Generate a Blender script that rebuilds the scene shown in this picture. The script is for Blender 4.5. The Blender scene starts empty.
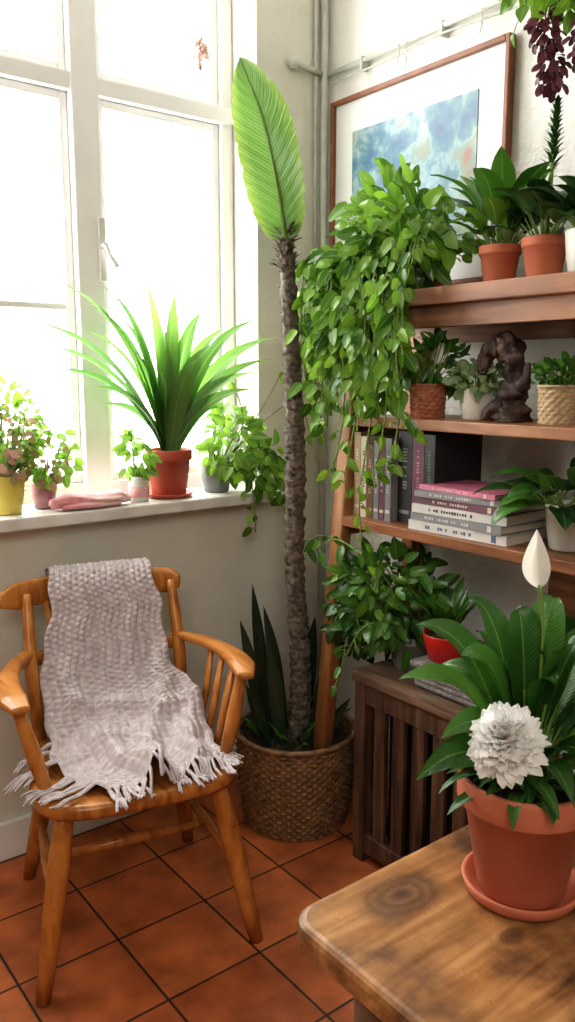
import bpy, bmesh, math, random
from mathutils import Vector, Matrix, noise
random.seed(7)
R=random.random
def U(a,b): return a+(b-a)*random.random()
V=Vector

# ------------------------------------------------------------------ materials
def new_mat(name):
    m=bpy.data.materials.new(name); m.use_nodes=True
    nt=m.node_tree; nt.nodes.clear()
    out=nt.nodes.new('ShaderNodeOutputMaterial')
    b=nt.nodes.new('ShaderNodeBsdfPrincipled')
    nt.links.new(b.outputs[0],out.inputs[0])
    return m,nt,b,out
def N(nt,t,**kw):
    n=nt.nodes.new(t)
    for k,v in kw.items(): setattr(n,k,v)
    return n
def ramp(nt,stops):
    n=nt.nodes.new('ShaderNodeValToRGB'); e=n.color_ramp.elements
    e[0].position=stops[0][0]; e[0].color=(*stops[0][1],1)
    e[1].position=stops[-1][0]; e[1].color=(*stops[-1][1],1)
    for p,c in stops[1:-1]:
        x=e.new(p); x.color=(*c,1)
    return n
def bump(nt,b,h,strength,dist=0.01):
    n=nt.nodes.new('ShaderNodeBump'); n.inputs['Strength'].default_value=strength; n.inputs['Distance'].default_value=dist
    nt.links.new(h,n.inputs['Height']); nt.links.new(n.outputs[0],b.inputs['Normal'])
def mat_noise(name,c1,c2,scale=20,rough=.7,bs=.2,sc=(1,1,1),detail=5,dist=.01,lo=.3,hi=.7,spec=.5,bscale=None):
    m,nt,b,o=new_mat(name)
    tc=N(nt,'ShaderNodeTexCoord'); mp=N(nt,'ShaderNodeMapping'); mp.inputs['Scale'].default_value=sc
    nt.links.new(tc.outputs['Object'],mp.inputs[0])
    n=N(nt,'ShaderNodeTexNoise'); n.inputs['Scale'].default_value=scale; n.inputs['Detail'].default_value=detail
    nt.links.new(mp.outputs[0],n.inputs['Vector'])
    r=ramp(nt,[(lo,c1),(hi,c2)]); nt.links.new(n.outputs[0],r.inputs[0])
    nt.links.new(r.outputs[0],b.inputs['Base Color'])
    b.inputs['Roughness'].default_value=rough; b.inputs['Specular IOR Level'].default_value=spec
    if bs:
        h=n
        if bscale:
            h=N(nt,'ShaderNodeTexNoise'); h.inputs['Scale'].default_value=bscale; h.inputs['Detail'].default_value=6
            nt.links.new(tc.outputs['Object'],h.inputs['Vector'])
        bump(nt,b,h.outputs[0],bs,dist)
    return m
def mat_wood(name,c1,c2,c3,sc=(2,30,30),rough=.4,bs=.15,knots=None,big=3.0):
    m,nt,b,o=new_mat(name)
    g=N(nt,'ShaderNodeNewGeometry')
    src=N(nt,'ShaderNodeTexCoord').outputs['Object'] if knots is None else g.outputs['Position']
    mp=N(nt,'ShaderNodeMapping'); mp.inputs['Scale'].default_value=sc
    nt.links.new(src,mp.inputs[0])
    n=N(nt,'ShaderNodeTexNoise'); n.inputs['Scale'].default_value=1; n.inputs['Detail'].default_value=8; n.inputs['Distortion'].default_value=.6
    nt.links.new(mp.outputs[0],n.inputs['Vector'])
    n2=N(nt,'ShaderNodeTexNoise'); n2.inputs['Scale'].default_value=big; n2.inputs['Detail'].default_value=4
    nt.links.new(src,n2.inputs['Vector'])
    mx=N(nt,'ShaderNodeMath',operation='MULTIPLY_ADD'); mx.inputs[1].default_value=.55
    hf=N(nt,'ShaderNodeMath',operation='MULTIPLY'); hf.inputs[1].default_value=.45
    nt.links.new(n2.outputs[0],hf.inputs[0]); nt.links.new(n.outputs[0],mx.inputs[0]); nt.links.new(hf.outputs[0],mx.inputs[2])
    r=ramp(nt,[(.36,c1),(.5,c2),(.64,c3)]); nt.links.new(mx.outputs[0],r.inputs[0])
    col=r.outputs[0]
    if knots:
        nz=N(nt,'ShaderNodeTexNoise'); nz.inputs['Scale'].default_value=22; nz.inputs['Detail'].default_value=5
        nt.links.new(g.outputs['Position'],nz.inputs['Vector'])
        for (kx,ky,kr,kc) in knots:
            s=N(nt,'ShaderNodeVectorMath',operation='SUBTRACT'); s.inputs[1].default_value=(kx,ky,0)
            nt.links.new(g.outputs['Position'],s.inputs[0])
            ml=N(nt,'ShaderNodeVectorMath',operation='MULTIPLY'); ml.inputs[1].default_value=(.75/kr,1.15/kr,0)
            nt.links.new(s.outputs[0],ml.inputs[0])
            ln=N(nt,'ShaderNodeVectorMath',operation='LENGTH'); nt.links.new(ml.outputs[0],ln.inputs[0])
            ad=N(nt,'ShaderNodeMath',operation='MULTIPLY_ADD'); ad.inputs[1].default_value=.45
            nt.links.new(nz.outputs[0],ad.inputs[0]); nt.links.new(ln.outputs['Value'],ad.inputs[2])
            kr_=ramp(nt,[(.18,(1,1,1)),(.30,(.8,.8,.8)),(.38,(.55,.55,.55)),(.46,(.85,.85,.85)),(.58,(.55,.55,.55)),(.66,(.75,.75,.75)),(.80,(.3,.3,.3)),(1.0,(0,0,0))])
            dv=N(nt,'ShaderNodeMath',operation='MULTIPLY'); dv.inputs[1].default_value=.72
            nt.links.new(ad.outputs[0],dv.inputs[0]); nt.links.new(dv.outputs[0],kr_.inputs[0])
            mm=N(nt,'ShaderNodeMixRGB'); nt.links.new(kr_.outputs[0],mm.inputs[0]); nt.links.new(col,mm.inputs[1]); mm.inputs[2].default_value=(*kc,1)
            col=mm.outputs[0]
        # worn patches
        n3=N(nt,'ShaderNodeTexNoise'); n3.inputs['Scale'].default_value=9; n3.inputs['Detail'].default_value=7; n3.inputs['Roughness'].default_value=.65
        nt.links.new(g.outputs['Position'],n3.inputs['Vector'])
        r3=ramp(nt,[(.35,(.45,.40,.36)),(.5,(.95,.95,.95)),(.7,(1.25,1.22,1.2))]); nt.links.new(n3.outputs[0],r3.inputs[0])
        mw=N(nt,'ShaderNodeMixRGB',blend_type='MULTIPLY'); mw.inputs[0].default_value=.9; nt.links.new(col,mw.inputs[1]); nt.links.new(r3.outputs[0],mw.inputs[2]); col=mw.outputs[0]
        rg=ramp(nt,[(.35,(.5,.5,.5)),(.65,(.26,.26,.26))]); nt.links.new(n3.outputs[0],rg.inputs[0]); nt.links.new(rg.outputs[0],b.inputs['Roughness'])
    else: b.inputs['Roughness'].default_value=rough
    nt.links.new(col,b.inputs['Base Color'])
    bump(nt,b,n.outputs[0],bs,.004)
    return m
def mat_leaf(name,dark,light,mid,rough=.35,trans=.3,tcol=None,vein=0,midw=.12,vamp=.45,edge=None):
    m,nt,b,o=new_mat(name)
    at=N(nt,'ShaderNodeAttribute',attribute_name='rnd')
    mx=N(nt,'ShaderNodeMixRGB'); mx.inputs[1].default_value=(*dark,1); mx.inputs[2].default_value=(*light,1)
    nt.links.new(at.outputs['Fac'],mx.inputs[0])
    uv=N(nt,'ShaderNodeUVMap',uv_map='UVMap'); sp=N(nt,'ShaderNodeSeparateXYZ'); nt.links.new(uv.outputs[0],sp.inputs[0])
    s=N(nt,'ShaderNodeMath',operation='SUBTRACT'); s.inputs[1].default_value=.5; nt.links.new(sp.outputs[0],s.inputs[0])
    ab=N(nt,'ShaderNodeMath',operation='ABSOLUTE'); nt.links.new(s.outputs[0],ab.inputs[0])
    base=mx.outputs[0]
    if edge:
        er=ramp(nt,[(.30,(0,0,0)),(.5,(.8,.8,.8))]); nt.links.new(ab.outputs[0],er.inputs[0])
        me_=N(nt,'ShaderNodeMixRGB'); nt.links.new(er.outputs[0],me_.inputs[0]); nt.links.new(base,me_.inputs[1]); me_.inputs[2].default_value=(*edge,1); base=me_.outputs[0]
    rp=ramp(nt,[(0.0,(1,1,1)),(midw*.5,(0,0,0))]); nt.links.new(ab.outputs[0],rp.inputs[0])
    m2=N(nt,'ShaderNodeMixRGB'); nt.links.new(rp.outputs[0],m2.inputs[0]); nt.links.new(base,m2.inputs[1]); m2.inputs[2].default_value=(*mid,1)
    col=m2.outputs[0]
    if vein:
        a=N(nt,'ShaderNodeMath',operation='MULTIPLY_ADD'); nt.links.new(ab.outputs[0],a.inputs[0]); a.inputs[1].default_value=-.28
        nt.links.new(sp.outputs[1],a.inputs[2])
        k=N(nt,'ShaderNodeMath',operation='MULTIPLY'); k.inputs[1].default_value=vein; nt.links.new(a.outputs[0],k.inputs[0])
        sn=N(nt,'ShaderNodeMath',operation='SINE'); nt.links.new(k.outputs[0],sn.inputs[0])
        r2=ramp(nt,[(.2,(0,0,0)),(1,(vamp,vamp,vamp))]); nt.links.new(sn.outputs[0],r2.inputs[0])
        m3=N(nt,'ShaderNodeMixRGB'); nt.links.new(r2.outputs[0],m3.inputs[0]); nt.links.new(col,m3.inputs[1]); m3.inputs[2].default_value=(*mid,1)
        col=m3.outputs[0]
        bump(nt,b,sn.outputs[0],.2,.002)
    nt.links.new(col,b.inputs['Base Color']); b.inputs['Roughness'].default_value=rough
    tr=N(nt,'ShaderNodeBsdfTranslucent')
    tm=N(nt,'ShaderNodeMixRGB',blend_type='MULTIPLY'); tm.inputs[0].default_value=1
    nt.links.new(col,tm.inputs[1]); tm.inputs[2].default_value=(*(tcol or (1.9,1.8,1.0)),1)
    nt.links.new(tm.outputs[0],tr.inputs[0])
    ms=N(nt,'ShaderNodeMixShader'); ms.inputs[0].default_value=trans
    nt.links.new(b.outputs[0],ms.inputs[1]); nt.links.new(tr.outputs[0],ms.inputs[2]); nt.links.new(ms.outputs[0],o.inputs[0])
    return m

M={}
M['wall']=mat_noise('plaster_white',(.62,.61,.53),(.75,.74,.66),3,.85,.6,dist=.006,bscale=45)
M['wall_dim']=mat_noise('plaster_ochre',(.34,.30,.23),(.40,.36,.28),3,.85,.3,dist=.006,bscale=45)
M['wall_r']=mat_noise('plaster_rough',(.68,.675,.64),(.80,.795,.76),4,.85,.7,dist=.009,bscale=35)
M['ceil']=mat_noise('ceiling_paint',(.66,.65,.61),(.72,.71,.67),5,.9,.1)
M['frame']=mat_noise('window_paint',(.80,.81,.80),(.86,.87,.86),8,.45,.1)
M['sill']=mat_noise('sill_paint',(.62,.61,.58),(.80,.80,.78),12,.45,.25)
M['metal']=mat_noise('painted_metal',(.62,.63,.60),(.7,.7,.68),10,.4,.1)
M['terra']=mat_noise('terracotta',(.43,.125,.065),(.55,.18,.10),14,.7,.15,dist=.003)
M['terra_red']=mat_noise('terracotta_red',(.40,.075,.045),(.5,.11,.06),14,.6,.1,dist=.003)
M['soil']=mat_noise('soil',(.02,.013,.008),(.07,.045,.03),120,.95,1,dist=.01)
M['honey']=mat_wood('honey_wood',(.27,.095,.018),(.48,.19,.042),(.60,.27,.07),sc=(40,5,12),rough=.27,bs=.08)
M['shelfw']=mat_wood('shelf_wood',(.13,.05,.02),(.27,.115,.048),(.42,.20,.09),sc=(40,3,40),rough=.42,bs=.2)
M['postw']=mat_wood('post_wood',(.20,.085,.03),(.34,.155,.058),(.44,.22,.095),sc=(40,40,3),rough=.5,bs=.2)
M['cratew']=mat_wood('crate_wood',(.03,.016,.010),(.105,.055,.033),(.21,.125,.08),sc=(45,45,4),rough=.55,bs=.5)
M['cratetop']=mat_wood('crate_top_wood',(.06,.035,.022),(.14,.085,.055),(.24,.16,.11),sc=(45,4,45),rough=.5,bs=.5)
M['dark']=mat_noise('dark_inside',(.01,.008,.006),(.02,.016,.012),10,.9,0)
M['table']=mat_wood('table_wood',(.12,.05,.018),(.28,.13,.048),(.44,.235,.10),sc=(5,45,38),rough=.35,bs=.25,big=9,
   knots=[(-1.166,-1.535,.048,(.085,.042,.03)),(-1.12,-1.665,.016,(.07,.03,.018)),(-1.02,-1.76,.022,(.08,.035,.02))])
M['tableleg']=mat_wood('table_leg_wood',(.05,.02,.008),(.11,.045,.018),(.18,.08,.03),sc=(40,40,4),rough=.45)
M['wicker']=mat_noise('wicker',(.10,.052,.022),(.34,.20,.095),34,.6,.3,sc=(1,1,4),dist=.003)
M['wicker_red']=mat_noise('wicker_red',(.26,.06,.03),(.45,.2,.11),50,.7,.3,sc=(1,1,4),dist=.003)
M['wicker_tan']=mat_noise('wicker_tan',(.32,.22,.12),(.55,.42,.26),50,.7,.3,sc=(1,1,4),dist=.003)
M['trunk']=mat_noise('trunk_bark',(.035,.03,.025),(.25,.21,.17),55,.9,.9,sc=(1,1,1.5),dist=.008)
M['stem']=mat_noise('green_stem',(.12,.22,.04),(.2,.32,.07),30,.5,0)
M['bstem']=mat_noise('brown_stem',(.12,.09,.04),(.2,.14,.07),30,.6,0)
M['white_cer']=mat_noise('white_ceramic',(.66,.65,.58),(.78,.77,.71),6,.35,.05)
M['yellow_cer']=mat_noise('yellow_ceramic',(.62,.50,.10),(.72,.6,.16),6,.35,.05)
M['red_cer']=mat_noise('red_ceramic',(.42,.015,.015),(.5,.03,.025),6,.25,.03)
M['mauve']=mat_noise('mauve_pot',(.32,.16,.2),(.42,.22,.26),6,.4,.05)
M['grey_pot']=mat_noise('grey_pot',(.2,.22,.22),(.3,.32,.31),6,.5,.05)
M['tin']=mat_noise('zinc',(.55,.55,.5),(.72,.72,.68),10,.4,.1)
M['drift']=mat_wood('driftwood',(.015,.008,.006),(.05,.026,.02),(.17,.10,.075),sc=(30,30,9),rough=.55,bs=1)
M['pink']=mat_noise('pink_cloth',(.65,.22,.27),(.78,.58,.56),14,.9,.4)
M['palepink']=mat_noise('dried_pink_petals',(.70,.50,.45),(.80,.62,.56),14,.9,.4)
M['wool']=mat_noise('wool_yarn',(.47,.42,.445),(.68,.63,.645),50,.95,.4,dist=.002,spec=.1)
M['grey_weave']=mat_noise('grey_woven',(.12,.11,.11),(.30,.28,.27),80,.8,.5,dist=.003)
M['pipe']=mat_noise('pipe_paint',(.44,.46,.41),(.58,.59,.54),20,.5,.2)
M['fr_wood']=mat_noise('frame_wood',(.16,.055,.022),(.25,.09,.04),20,.4,.1)
M['matb']=mat_noise('mat_board',(.66,.67,.65),(.70,.71,.69),5,.3,0)
M['paper']=mat_noise('book_pages',(.62,.56,.45),(.75,.7,.6),90,.9,.2,sc=(1,1,6))
M['petal']=mat_leaf('white_petal',(.95,.95,.93),(.98,.98,.97),(.96,.96,.94),.6,.5,(1,1,1))
M['spathe']=mat_leaf('spathe_white',(.88,.89,.86),(.92,.92,.89),(.8,.85,.68),.5,.35,(1,1,.95))
M['l_bright']=mat_leaf('leaf_bright',(.09,.21,.032),(.23,.40,.08),(.28,.46,.14),.4,.38,(1.7,1.65,1.0))
M['l_pothos']=mat_leaf('leaf_pothos',(.035,.115,.016),(.22,.40,.06),(.22,.38,.10),.24,.34)
M['l_dark']=mat_leaf('leaf_dark',(.010,.038,.012),(.035,.10,.025),(.07,.17,.04),.28,.13)
M['l_lily']=mat_leaf('leaf_lily',(.014,.060,.014),(.07,.19,.035),(.12,.26,.06),.2,.22,vein=190,vamp=.16,midw=.07)
M['l_mid']=mat_leaf('leaf_mid',(.022,.08,.016),(.10,.24,.042),(.13,.3,.07),.28,.25)
M['l_banana']=mat_leaf('leaf_banana',(.07,.17,.045),(.10,.215,.05),(.26,.38,.15),.3,.42,(1.45,1.35,1.0),vein=330,midw=.05,vamp=.35,edge=(.22,.33,.08))
M['l_strap']=mat_leaf('leaf_strap',(.07,.19,.05),(.22,.38,.12),(.28,.44,.2),.5,.32,(1.5,1.5,1.0))
M['l_snake']=mat_leaf('leaf_snake',(.012,.03,.018),(.04,.07,.035),(.03,.06,.03),.3,.05)
M['l_coleus']=mat_leaf('leaf_coleus',(.16,.22,.06),(.42,.22,.20),(.3,.3,.15),.5,.3,(1.4,1.4,1))
M['l_plum']=mat_leaf('leaf_plum',(.05,.012,.025),(.18,.06,.08),(.1,.04,.05),.45,.15,(1.4,.9,1))
M['l_frost']=mat_leaf('leaf_frosted',(.14,.24,.12),(.34,.45,.28),(.4,.5,.35),.5,.25)

# tile floor
m,nt,b,o=new_mat('terracotta_tiles'); M['tiles']=m
g=N(nt,'ShaderNodeNewGeometry'); mp=N(nt,'ShaderNodeMapping'); mp.inputs['Location'].default_value=(1.07,.512,0)
nt.links.new(g.outputs['Position'],mp.inputs[0])
br=N(nt,'ShaderNodeTexBrick'); br.offset=0; br.squash=1
br.inputs['Scale'].default_value=1; br.inputs['Brick Width'].default_value=.245; br.inputs['Row Height'].default_value=.245
br.inputs['Mortar Size'].default_value=.0035; br.inputs['Mortar Smooth'].default_value=.3; br.inputs['Bias'].default_value=0
br.inputs['Color1'].default_value=(.64,.215,.075,1); br.inputs['Color2'].default_value=(.44,.13,.045,1); br.inputs['Mortar'].default_value=(.05,.03,.022,1)
nt.links.new(mp.outputs[0],br.inputs['Vector'])
nz=N(nt,'ShaderNodeTexNoise'); nz.inputs['Scale'].default_value=9; nz.inputs['Detail'].default_value=6; nt.links.new(g.outputs['Position'],nz.inputs['Vector'])
rr=ramp(nt,[(.3,(.52,.47,.42)),(.7,(1.18,1.12,1.05))]); nt.links.new(nz.outputs[0],rr.inputs[0])
mu=N(nt,'ShaderNodeMixRGB',blend_type='MULTIPLY'); mu.inputs[0].default_value=1
nt.links.new(br.outputs[0],mu.inputs[1]); nt.links.new(rr.outputs[0],mu.inputs[2]); nt.links.new(mu.outputs[0],b.inputs['Base Color'])
b.inputs['Roughness'].default_value=.5
iv=N(nt,'ShaderNodeMath',operation='SUBTRACT'); iv.inputs[0].default_value=1; nt.links.new(br.outputs['Fac'],iv.inputs[1])
av=N(nt,'ShaderNodeMath',operation='MULTIPLY_ADD'); av.inputs[1].default_value=.25; nt.links.new(nz.outputs[0],av.inputs[0]); nt.links.new(iv.outputs[0],av.inputs[2])
bump(nt,b,av.outputs[0],.5,.004)
# glass
m=bpy.data.materials.new('window_glass'); m.use_nodes=True; nt=m.node_tree; nt.nodes.clear(); M['glass']=m
o=N(nt,'ShaderNodeOutputMaterial'); t=N(nt,'ShaderNodeBsdfTransparent'); gl=N(nt,'ShaderNodeBsdfGlossy'); gl.inputs['Roughness'].default_value=.02
ms=N(nt,'ShaderNodeMixShader'); ms.inputs[0].default_value=.04; nt.links.new(t.outputs[0],ms.inputs[1]); nt.links.new(gl.outputs[0],ms.inputs[2]); nt.links.new(ms.outputs[0],o.inputs[0])
# painting
m,nt,b,o=new_mat('abstract_painting'); M['art']=m
tc=N(nt,'ShaderNodeTexCoord')
n1=N(nt,'ShaderNodeTexNoise'); n1.inputs['Scale'].default_value=6; n1.inputs['Detail'].default_value=8; n1.inputs['Roughness'].default_value=.6; n1.inputs['Distortion'].default_value=.2
nt.links.new(tc.outputs['Object'],n1.inputs['Vector'])
r1=ramp(nt,[(.34,(.07,.11,.20)),(.42,(.08,.19,.26)),(.48,(.15,.28,.28)),(.52,(.34,.44,.42)),(.56,(.26,.34,.24)),(.60,(.36,.32,.20)),(.64,(.40,.20,.13)),(.70,(.30,.10,.10))])
nt.links.new(n1.outputs['Fac'],r1.inputs[0])
n2=N(nt,'ShaderNodeTexNoise'); n2.inputs['Scale'].default_value=4; n2.inputs['Detail'].default_value=3; nt.links.new(tc.outputs['Object'],n2.inputs['Vector'])
r2=ramp(nt,[(.4,(.65,.75,.9)),(.6,(1.2,1.1,1.05))]); nt.links.new(n2.outputs[0],r2.inputs[0])
mu=N(nt,'ShaderNodeMixRGB',blend_type='MULTIPLY'); mu.inputs[0].default_value=1; nt.links.new(r1.outputs[0],mu.inputs[1]); nt.links.new(r2.outputs[0],mu.inputs[2])
nt.links.new(mu.outputs[0],b.inputs['Base Color']); b.inputs['Roughness'].default_value=.3
def flat(name,c,rough=.45): return mat_noise(name,tuple(x*.85 for x in c),c,12,rough,.05)
for k,c in dict(b_tan=(.45,.32,.2),b_cream=(.62,.56,.45),b_grey=(.25,.25,.26),b_black=(.03,.03,.035),b_plum=(.16,.07,.1),b_red=(.5,.05,.06),b_pink=(.6,.2,.3),b_blue=(.1,.16,.26),b_green=(.08,.14,.08),b_white=(.62,.61,.58),b_brown=(.17,.09,.05)).items():
    M[k]=flat('book_'+k[2:],c)

# ------------------------------------------------------------------ mesh builder
class MB:
    def __init__(s): s.v=[];s.f=[];s.m=[];s.uv=[];s.r=[];s.sm=[];s.mats=[]
    def mi(s,k):
        if k not in s.mats: s.mats.append(k)
        return s.mats.index(k)
    def add(s,vs,fs,mat,uvs=None,rnd=.5,smooth=True):
        o=len(s.v); i=s.mi(mat); s.v+= [tuple(x) for x in vs]
        s.f+=[tuple(o+k for k in f) for f in fs]; s.m+=[i]*len(fs); s.sm+=[smooth]*len(fs)
        s.uv+= uvs if uvs else [(.5,.5)]*len(vs); s.r+=[rnd]*len(vs)
    def build(s,name,origin=None,xf=None):
        vs=[V(x) for x in s.v]
        if xf: vs=[xf@x for x in vs]
        if origin is None:
            mn=[min(x[i] for x in vs) for i in range(3)]; mx=[max(x[i] for x in vs) for i in range(3)]
            origin=V(((mn[0]+mx[0])/2,(mn[1]+mx[1])/2,mn[2]))
        origin=V(origin)
        me=bpy.data.meshes.new(name); me.from_pydata([tuple(x-origin) for x in vs],[],s.f)
        for k in s.mats: me.materials.append(M[k])
        me.polygons.foreach_set('material_index',s.m); me.polygons.foreach_set('use_smooth',s.sm)
        ul=me.uv_layers.new(name='UVMap'); li=[0]*len(me.loops); me.loops.foreach_get('vertex_index',li)
        fl=[]
        for k in li: fl+=s.uv[k]
        ul.data.foreach_set('uv',fl)
        a=me.attributes.new('rnd','FLOAT','POINT'); a.data.foreach_set('value',s.r)
        me.update()
        ob=bpy.data.objects.new(name,me); ob.location=origin; bpy.context.collection.objects.link(ob)
        return ob
def box(mb,mn,mx,mat,bev=.004,rot=None,piv=None):
    bm=bmesh.new(); bmesh.ops.create_cube(bm,size=1)
    c=[(mn[i]+mx[i])/2 for i in range(3)]; d=[abs(mx[i]-mn[i]) for i in range(3)]
    for v in bm.verts: v.co=V((v.co.x*d[0],v.co.y*d[1],v.co.z*d[2]))
    if bev: bmesh.ops.bevel(bm,geom=bm.edges[:],offset=min(bev,min(d)*.4),segments=2,affect='EDGES',profile=.6)
    vs=[]
    for v in bm.verts:
        p=v.co.copy()
        if rot: p=rot@p
        vs.append(p+V(c))
    bm.verts.ensure_lookup_table()
    fs=[[v.index for v in f.verts] for f in bm.faces]
    mb.add(vs,fs,mat,smooth=False); bm.free()
def lathe(mb,x,y,prof,mat,seg=48,rnd=.5):
    vs=[];fs=[]
    for (r,z) in prof:
        for i in range(seg):
            a=2*math.pi*i/seg; vs.append((x+r*math.cos(a),y+r*math.sin(a),z))
    for j in range(len(prof)-1):
        for i in range(seg):
            k=(i+1)%seg; fs.append((j*seg+i,j*seg+k,(j+1)*seg+k,(j+1)*seg+i))
    mb.add(vs,fs,mat,rnd=rnd)
def catmull(pts,n):
    P=[V(p) for p in pts]; P=[P[0]*2-P[1]]+P+[P[-1]*2-P[-2]]; out=[]
    for i in range(1,len(P)-2):
        for k in range(n):
            t=k/n; a,b_,c,d=P[i-1:i+3]
            out.append(.5*((2*b_)+(c-a)*t+(2*a-5*b_+4*c-d)*t*t+(-a+3*b_-3*c+d)*t**3))
    out.append(P[-2].copy()); return out
def lerp_list(L,n):
    if not isinstance(L,(list,tuple)): return [L]*n
    o=[]
    for i in range(n):
        t=i/(n-1)*(len(L)-1); k=min(int(t),len(L)-2); f=t-k; o.append(L[k]*(1-f)+L[k+1]*f)
    return o
def sweep(mb,pts,a,b,mat,up=(0,0,1),n=12,p=2.0,cap=True,bumpf=None,rnd=.5):
    P=[V(q) for q in pts]; m_=len(P); A=lerp_list(a,m_); B=lerp_list(b,m_); up=V(up)
    vs=[];fs=[]
    for i,q in enumerate(P):
        T=(P[min(i+1,m_-1)]-P[max(i-1,0)]).normalized()
        s=T.cross(up)
        if s.length<1e-3: s=T.cross(V((1,0,0)))
        s.normalize(); nn=s.cross(T)
        for k in range(n):
            th=2*math.pi*k/n; c,si=math.cos(th),math.sin(th)
            ex=2/p; cx=math.copysign(abs(c)**ex,c); sy=math.copysign(abs(si)**ex,si)
            f=bumpf(i,k) if bumpf else 1
            vs.append(q+s*(A[i]*cx*f)+nn*(B[i]*sy*f))
    for i in range(m_-1):
        for k in range(n):
            j=(k+1)%n; fs.append((i*n+k,i*n+j,(i+1)*n+j,(i+1)*n+k))
    if cap: fs.append(tuple(range(n))[::-1]); fs.append(tuple((m_-1)*n+k for k in range(n)))
    mb.add(vs,fs,mat,rnd=rnd)
def tube(mb,pts,r,mat,n=8,**k): sweep(mb,pts,r,r,mat,n=n,**k)
SH={
 'heart':lambda s:(1.55*(s+.02)**.38*(1-s)**.75) if s<1 else 0,
 'lance':lambda s:math.sin(math.pi*min(1,s)**.75)**.9 if 0<s<1 else .02,
 'strap':lambda s:(.55+.45*math.sin(math.pi*min(1,s*1.1)))*(1-s**4) ,
 'oval':lambda s:max(0,1-(2*s-1)**2)**.5 if 0<s<1 else .02,
 'banana':lambda s:(math.sin(math.pi*s**1.12)**.62)*(1-.05*max(0,math.sin(s*61))**6-.04*max(0,math.sin(s*37+1))**8) if 0<s<1 else .02,
 'petal':lambda s:(.45+.55*math.sin(math.pi*min(1,s*.75)))*(1-s**6) if s<1 else 0.05,
 'blade':lambda s:(.8+.2*s*2 if s<.5 else 1)*(1-max(0,(s-.5)*2)**2.2),
}
def leaf_poly(mb,pts,nrm,W,shape,mat,fold=.25,across=4,wav=0,rnd=None,pleat=0):
    P=[V(q) for q in pts]; m_=len(P); nrm=V(nrm); vs=[];uv=[];fs=[]; sh=SH[shape]; rnd=R() if rnd is None else rnd; ph=R()*6
    for i,q in enumerate(P):
        T=(P[min(i+1,m_-1)]-P[max(i-1,0)]).normalized(); s=T.cross(nrm)
        if s.length<1e-3: s=T.cross(V((.3,.5,.8)))
        s.normalize(); nn=s.cross(T); t=i/(m_-1); w=W*.5*sh(t)
        for k in range(across+1):
            u=-1+2*k/across
            pl=pleat*math.sin(110*(t-.14*abs(u)))*min(1,abs(u)*3)
            vs.append(q+s*(u*w)+nn*(abs(u)*w*fold+pl+wav*W*math.sin(t*14+ph+u*2)*abs(u))); uv.append(((u+1)/2,t))
    n=across+1
    for i in range(m_-1):
        for k in range(across): fs.append((i*n+k,i*n+k+1,(i+1)*n+k+1,(i+1)*n+k))
    mb.add(vs,fs,mat,uv,rnd)
def leaf(mb,p,d,nrm,L,W,shape,mat,bend=.6,seg=6,fold=.25,wav=0.03,rnd=None):
    p=V(p); d=V(d).normalized(); nrm=V(nrm); s=d.cross(nrm)
    if s.length<1e-3: s=d.cross(V((.3,.5,.8)))
    s.normalize(); pts=[p.copy()]; rot=Matrix.Rotation(-bend/seg,3,s)
    for i in range(seg):
        p=p+d*(L/seg); pts.append(p.copy()); d=rot@d
    leaf_poly(mb,pts,s.cross((pts[1]-pts[0]).normalized()),W,shape,mat,fold,rnd=rnd,wav=wav)
def bez(a,c,b,n=10):
    a,c,b=V(a),V(c),V(b); return [a*(1-t)**2+c*2*t*(1-t)+b*t*t for t in [i/n for i in range(n+1)]]
def rv(s=1): 
    while True:
        v=V((U(-1,1),U(-1,1),U(-1,1)))
        if .05<v.length<1: return v.normalized()*s
def pot(mb,x,y,z,rt,rb,h,mat,soil=True,rim=True,seg=48):
    if rim:
        pr=[(0.001,z),(rb*.96,z),(rb,z+.004),(rb+(rt-rb)*.68,z+h*.76),(rt*.985,z+h*.77),(rt,z+h*.79),(rt,z+h*.97),(rt*.98,z+h),(rt*.91,z+h),(rt*.9,z+h*.96),(rt*.87,z+h*.86)]
    else:
        pr=[(0.001,z),(rb*.9,z),(rb,z+h*.04),((rb+rt)*.515,z+h*.5),(rt,z+h*.96),(rt*.98,z+h),(rt*.93,z+h),(rt*.92,z+h*.86)]
    lathe(mb,x,y,pr,mat,seg)
    rs=pr[-1][0]
    lathe(mb,x,y,[(rs,z+h*.86),(rs*.6,z+h*.885),(0.001,z+h*.89)],'soil',seg)
def basket(mb,x,y,z,rb,rt,h,mat,stakes=30,rows=24,amp=.004,belly=0):
    seg=stakes*6; nr=rows*4; vs=[];fs=[]
    for j in range(nr+1):
        t=j/nr; k=int(t*rows-1e-6); fr=t*rows-k
        for i in range(seg):
            a=2*math.pi*i/seg
            r=rb+(rt-rb)*t+belly*math.sin(math.pi*t)+amp*math.cos(stakes*a+k*math.pi)*abs(math.sin(math.pi*fr))+amp*.5*abs(math.sin(math.pi*fr))
            vs.append((x+r*math.cos(a),y+r*math.sin(a),z+h*t))
    for j in range(nr):
        for i in range(seg):
            k=(i+1)%seg; fs.append((j*seg+i,j*seg+k,(j+1)*seg+k,(j+1)*seg+i))
    mb.add(vs,fs,mat)
    lathe(mb,x,y,[(rt-.012,z+h*.8),(rt-.012,z+h)],mat,64)
    lathe(mb,x,y,[(0.001,z+.001),(rb,z+.001)],mat,64)
    ring=[(x+(rt)*math.cos(a),y+(rt)*math.sin(a),z+h+.003*math.sin(a*60)) for a in [2*math.pi*i/120 for i in range(121)]]
    tube(mb,ring,amp*2.0,mat,8)
    lathe(mb,x,y,[(rt-.012,z+h*.86),(rt*.5,z+h*.89),(0.001,z+h*.9)],'soil',48)
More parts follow.
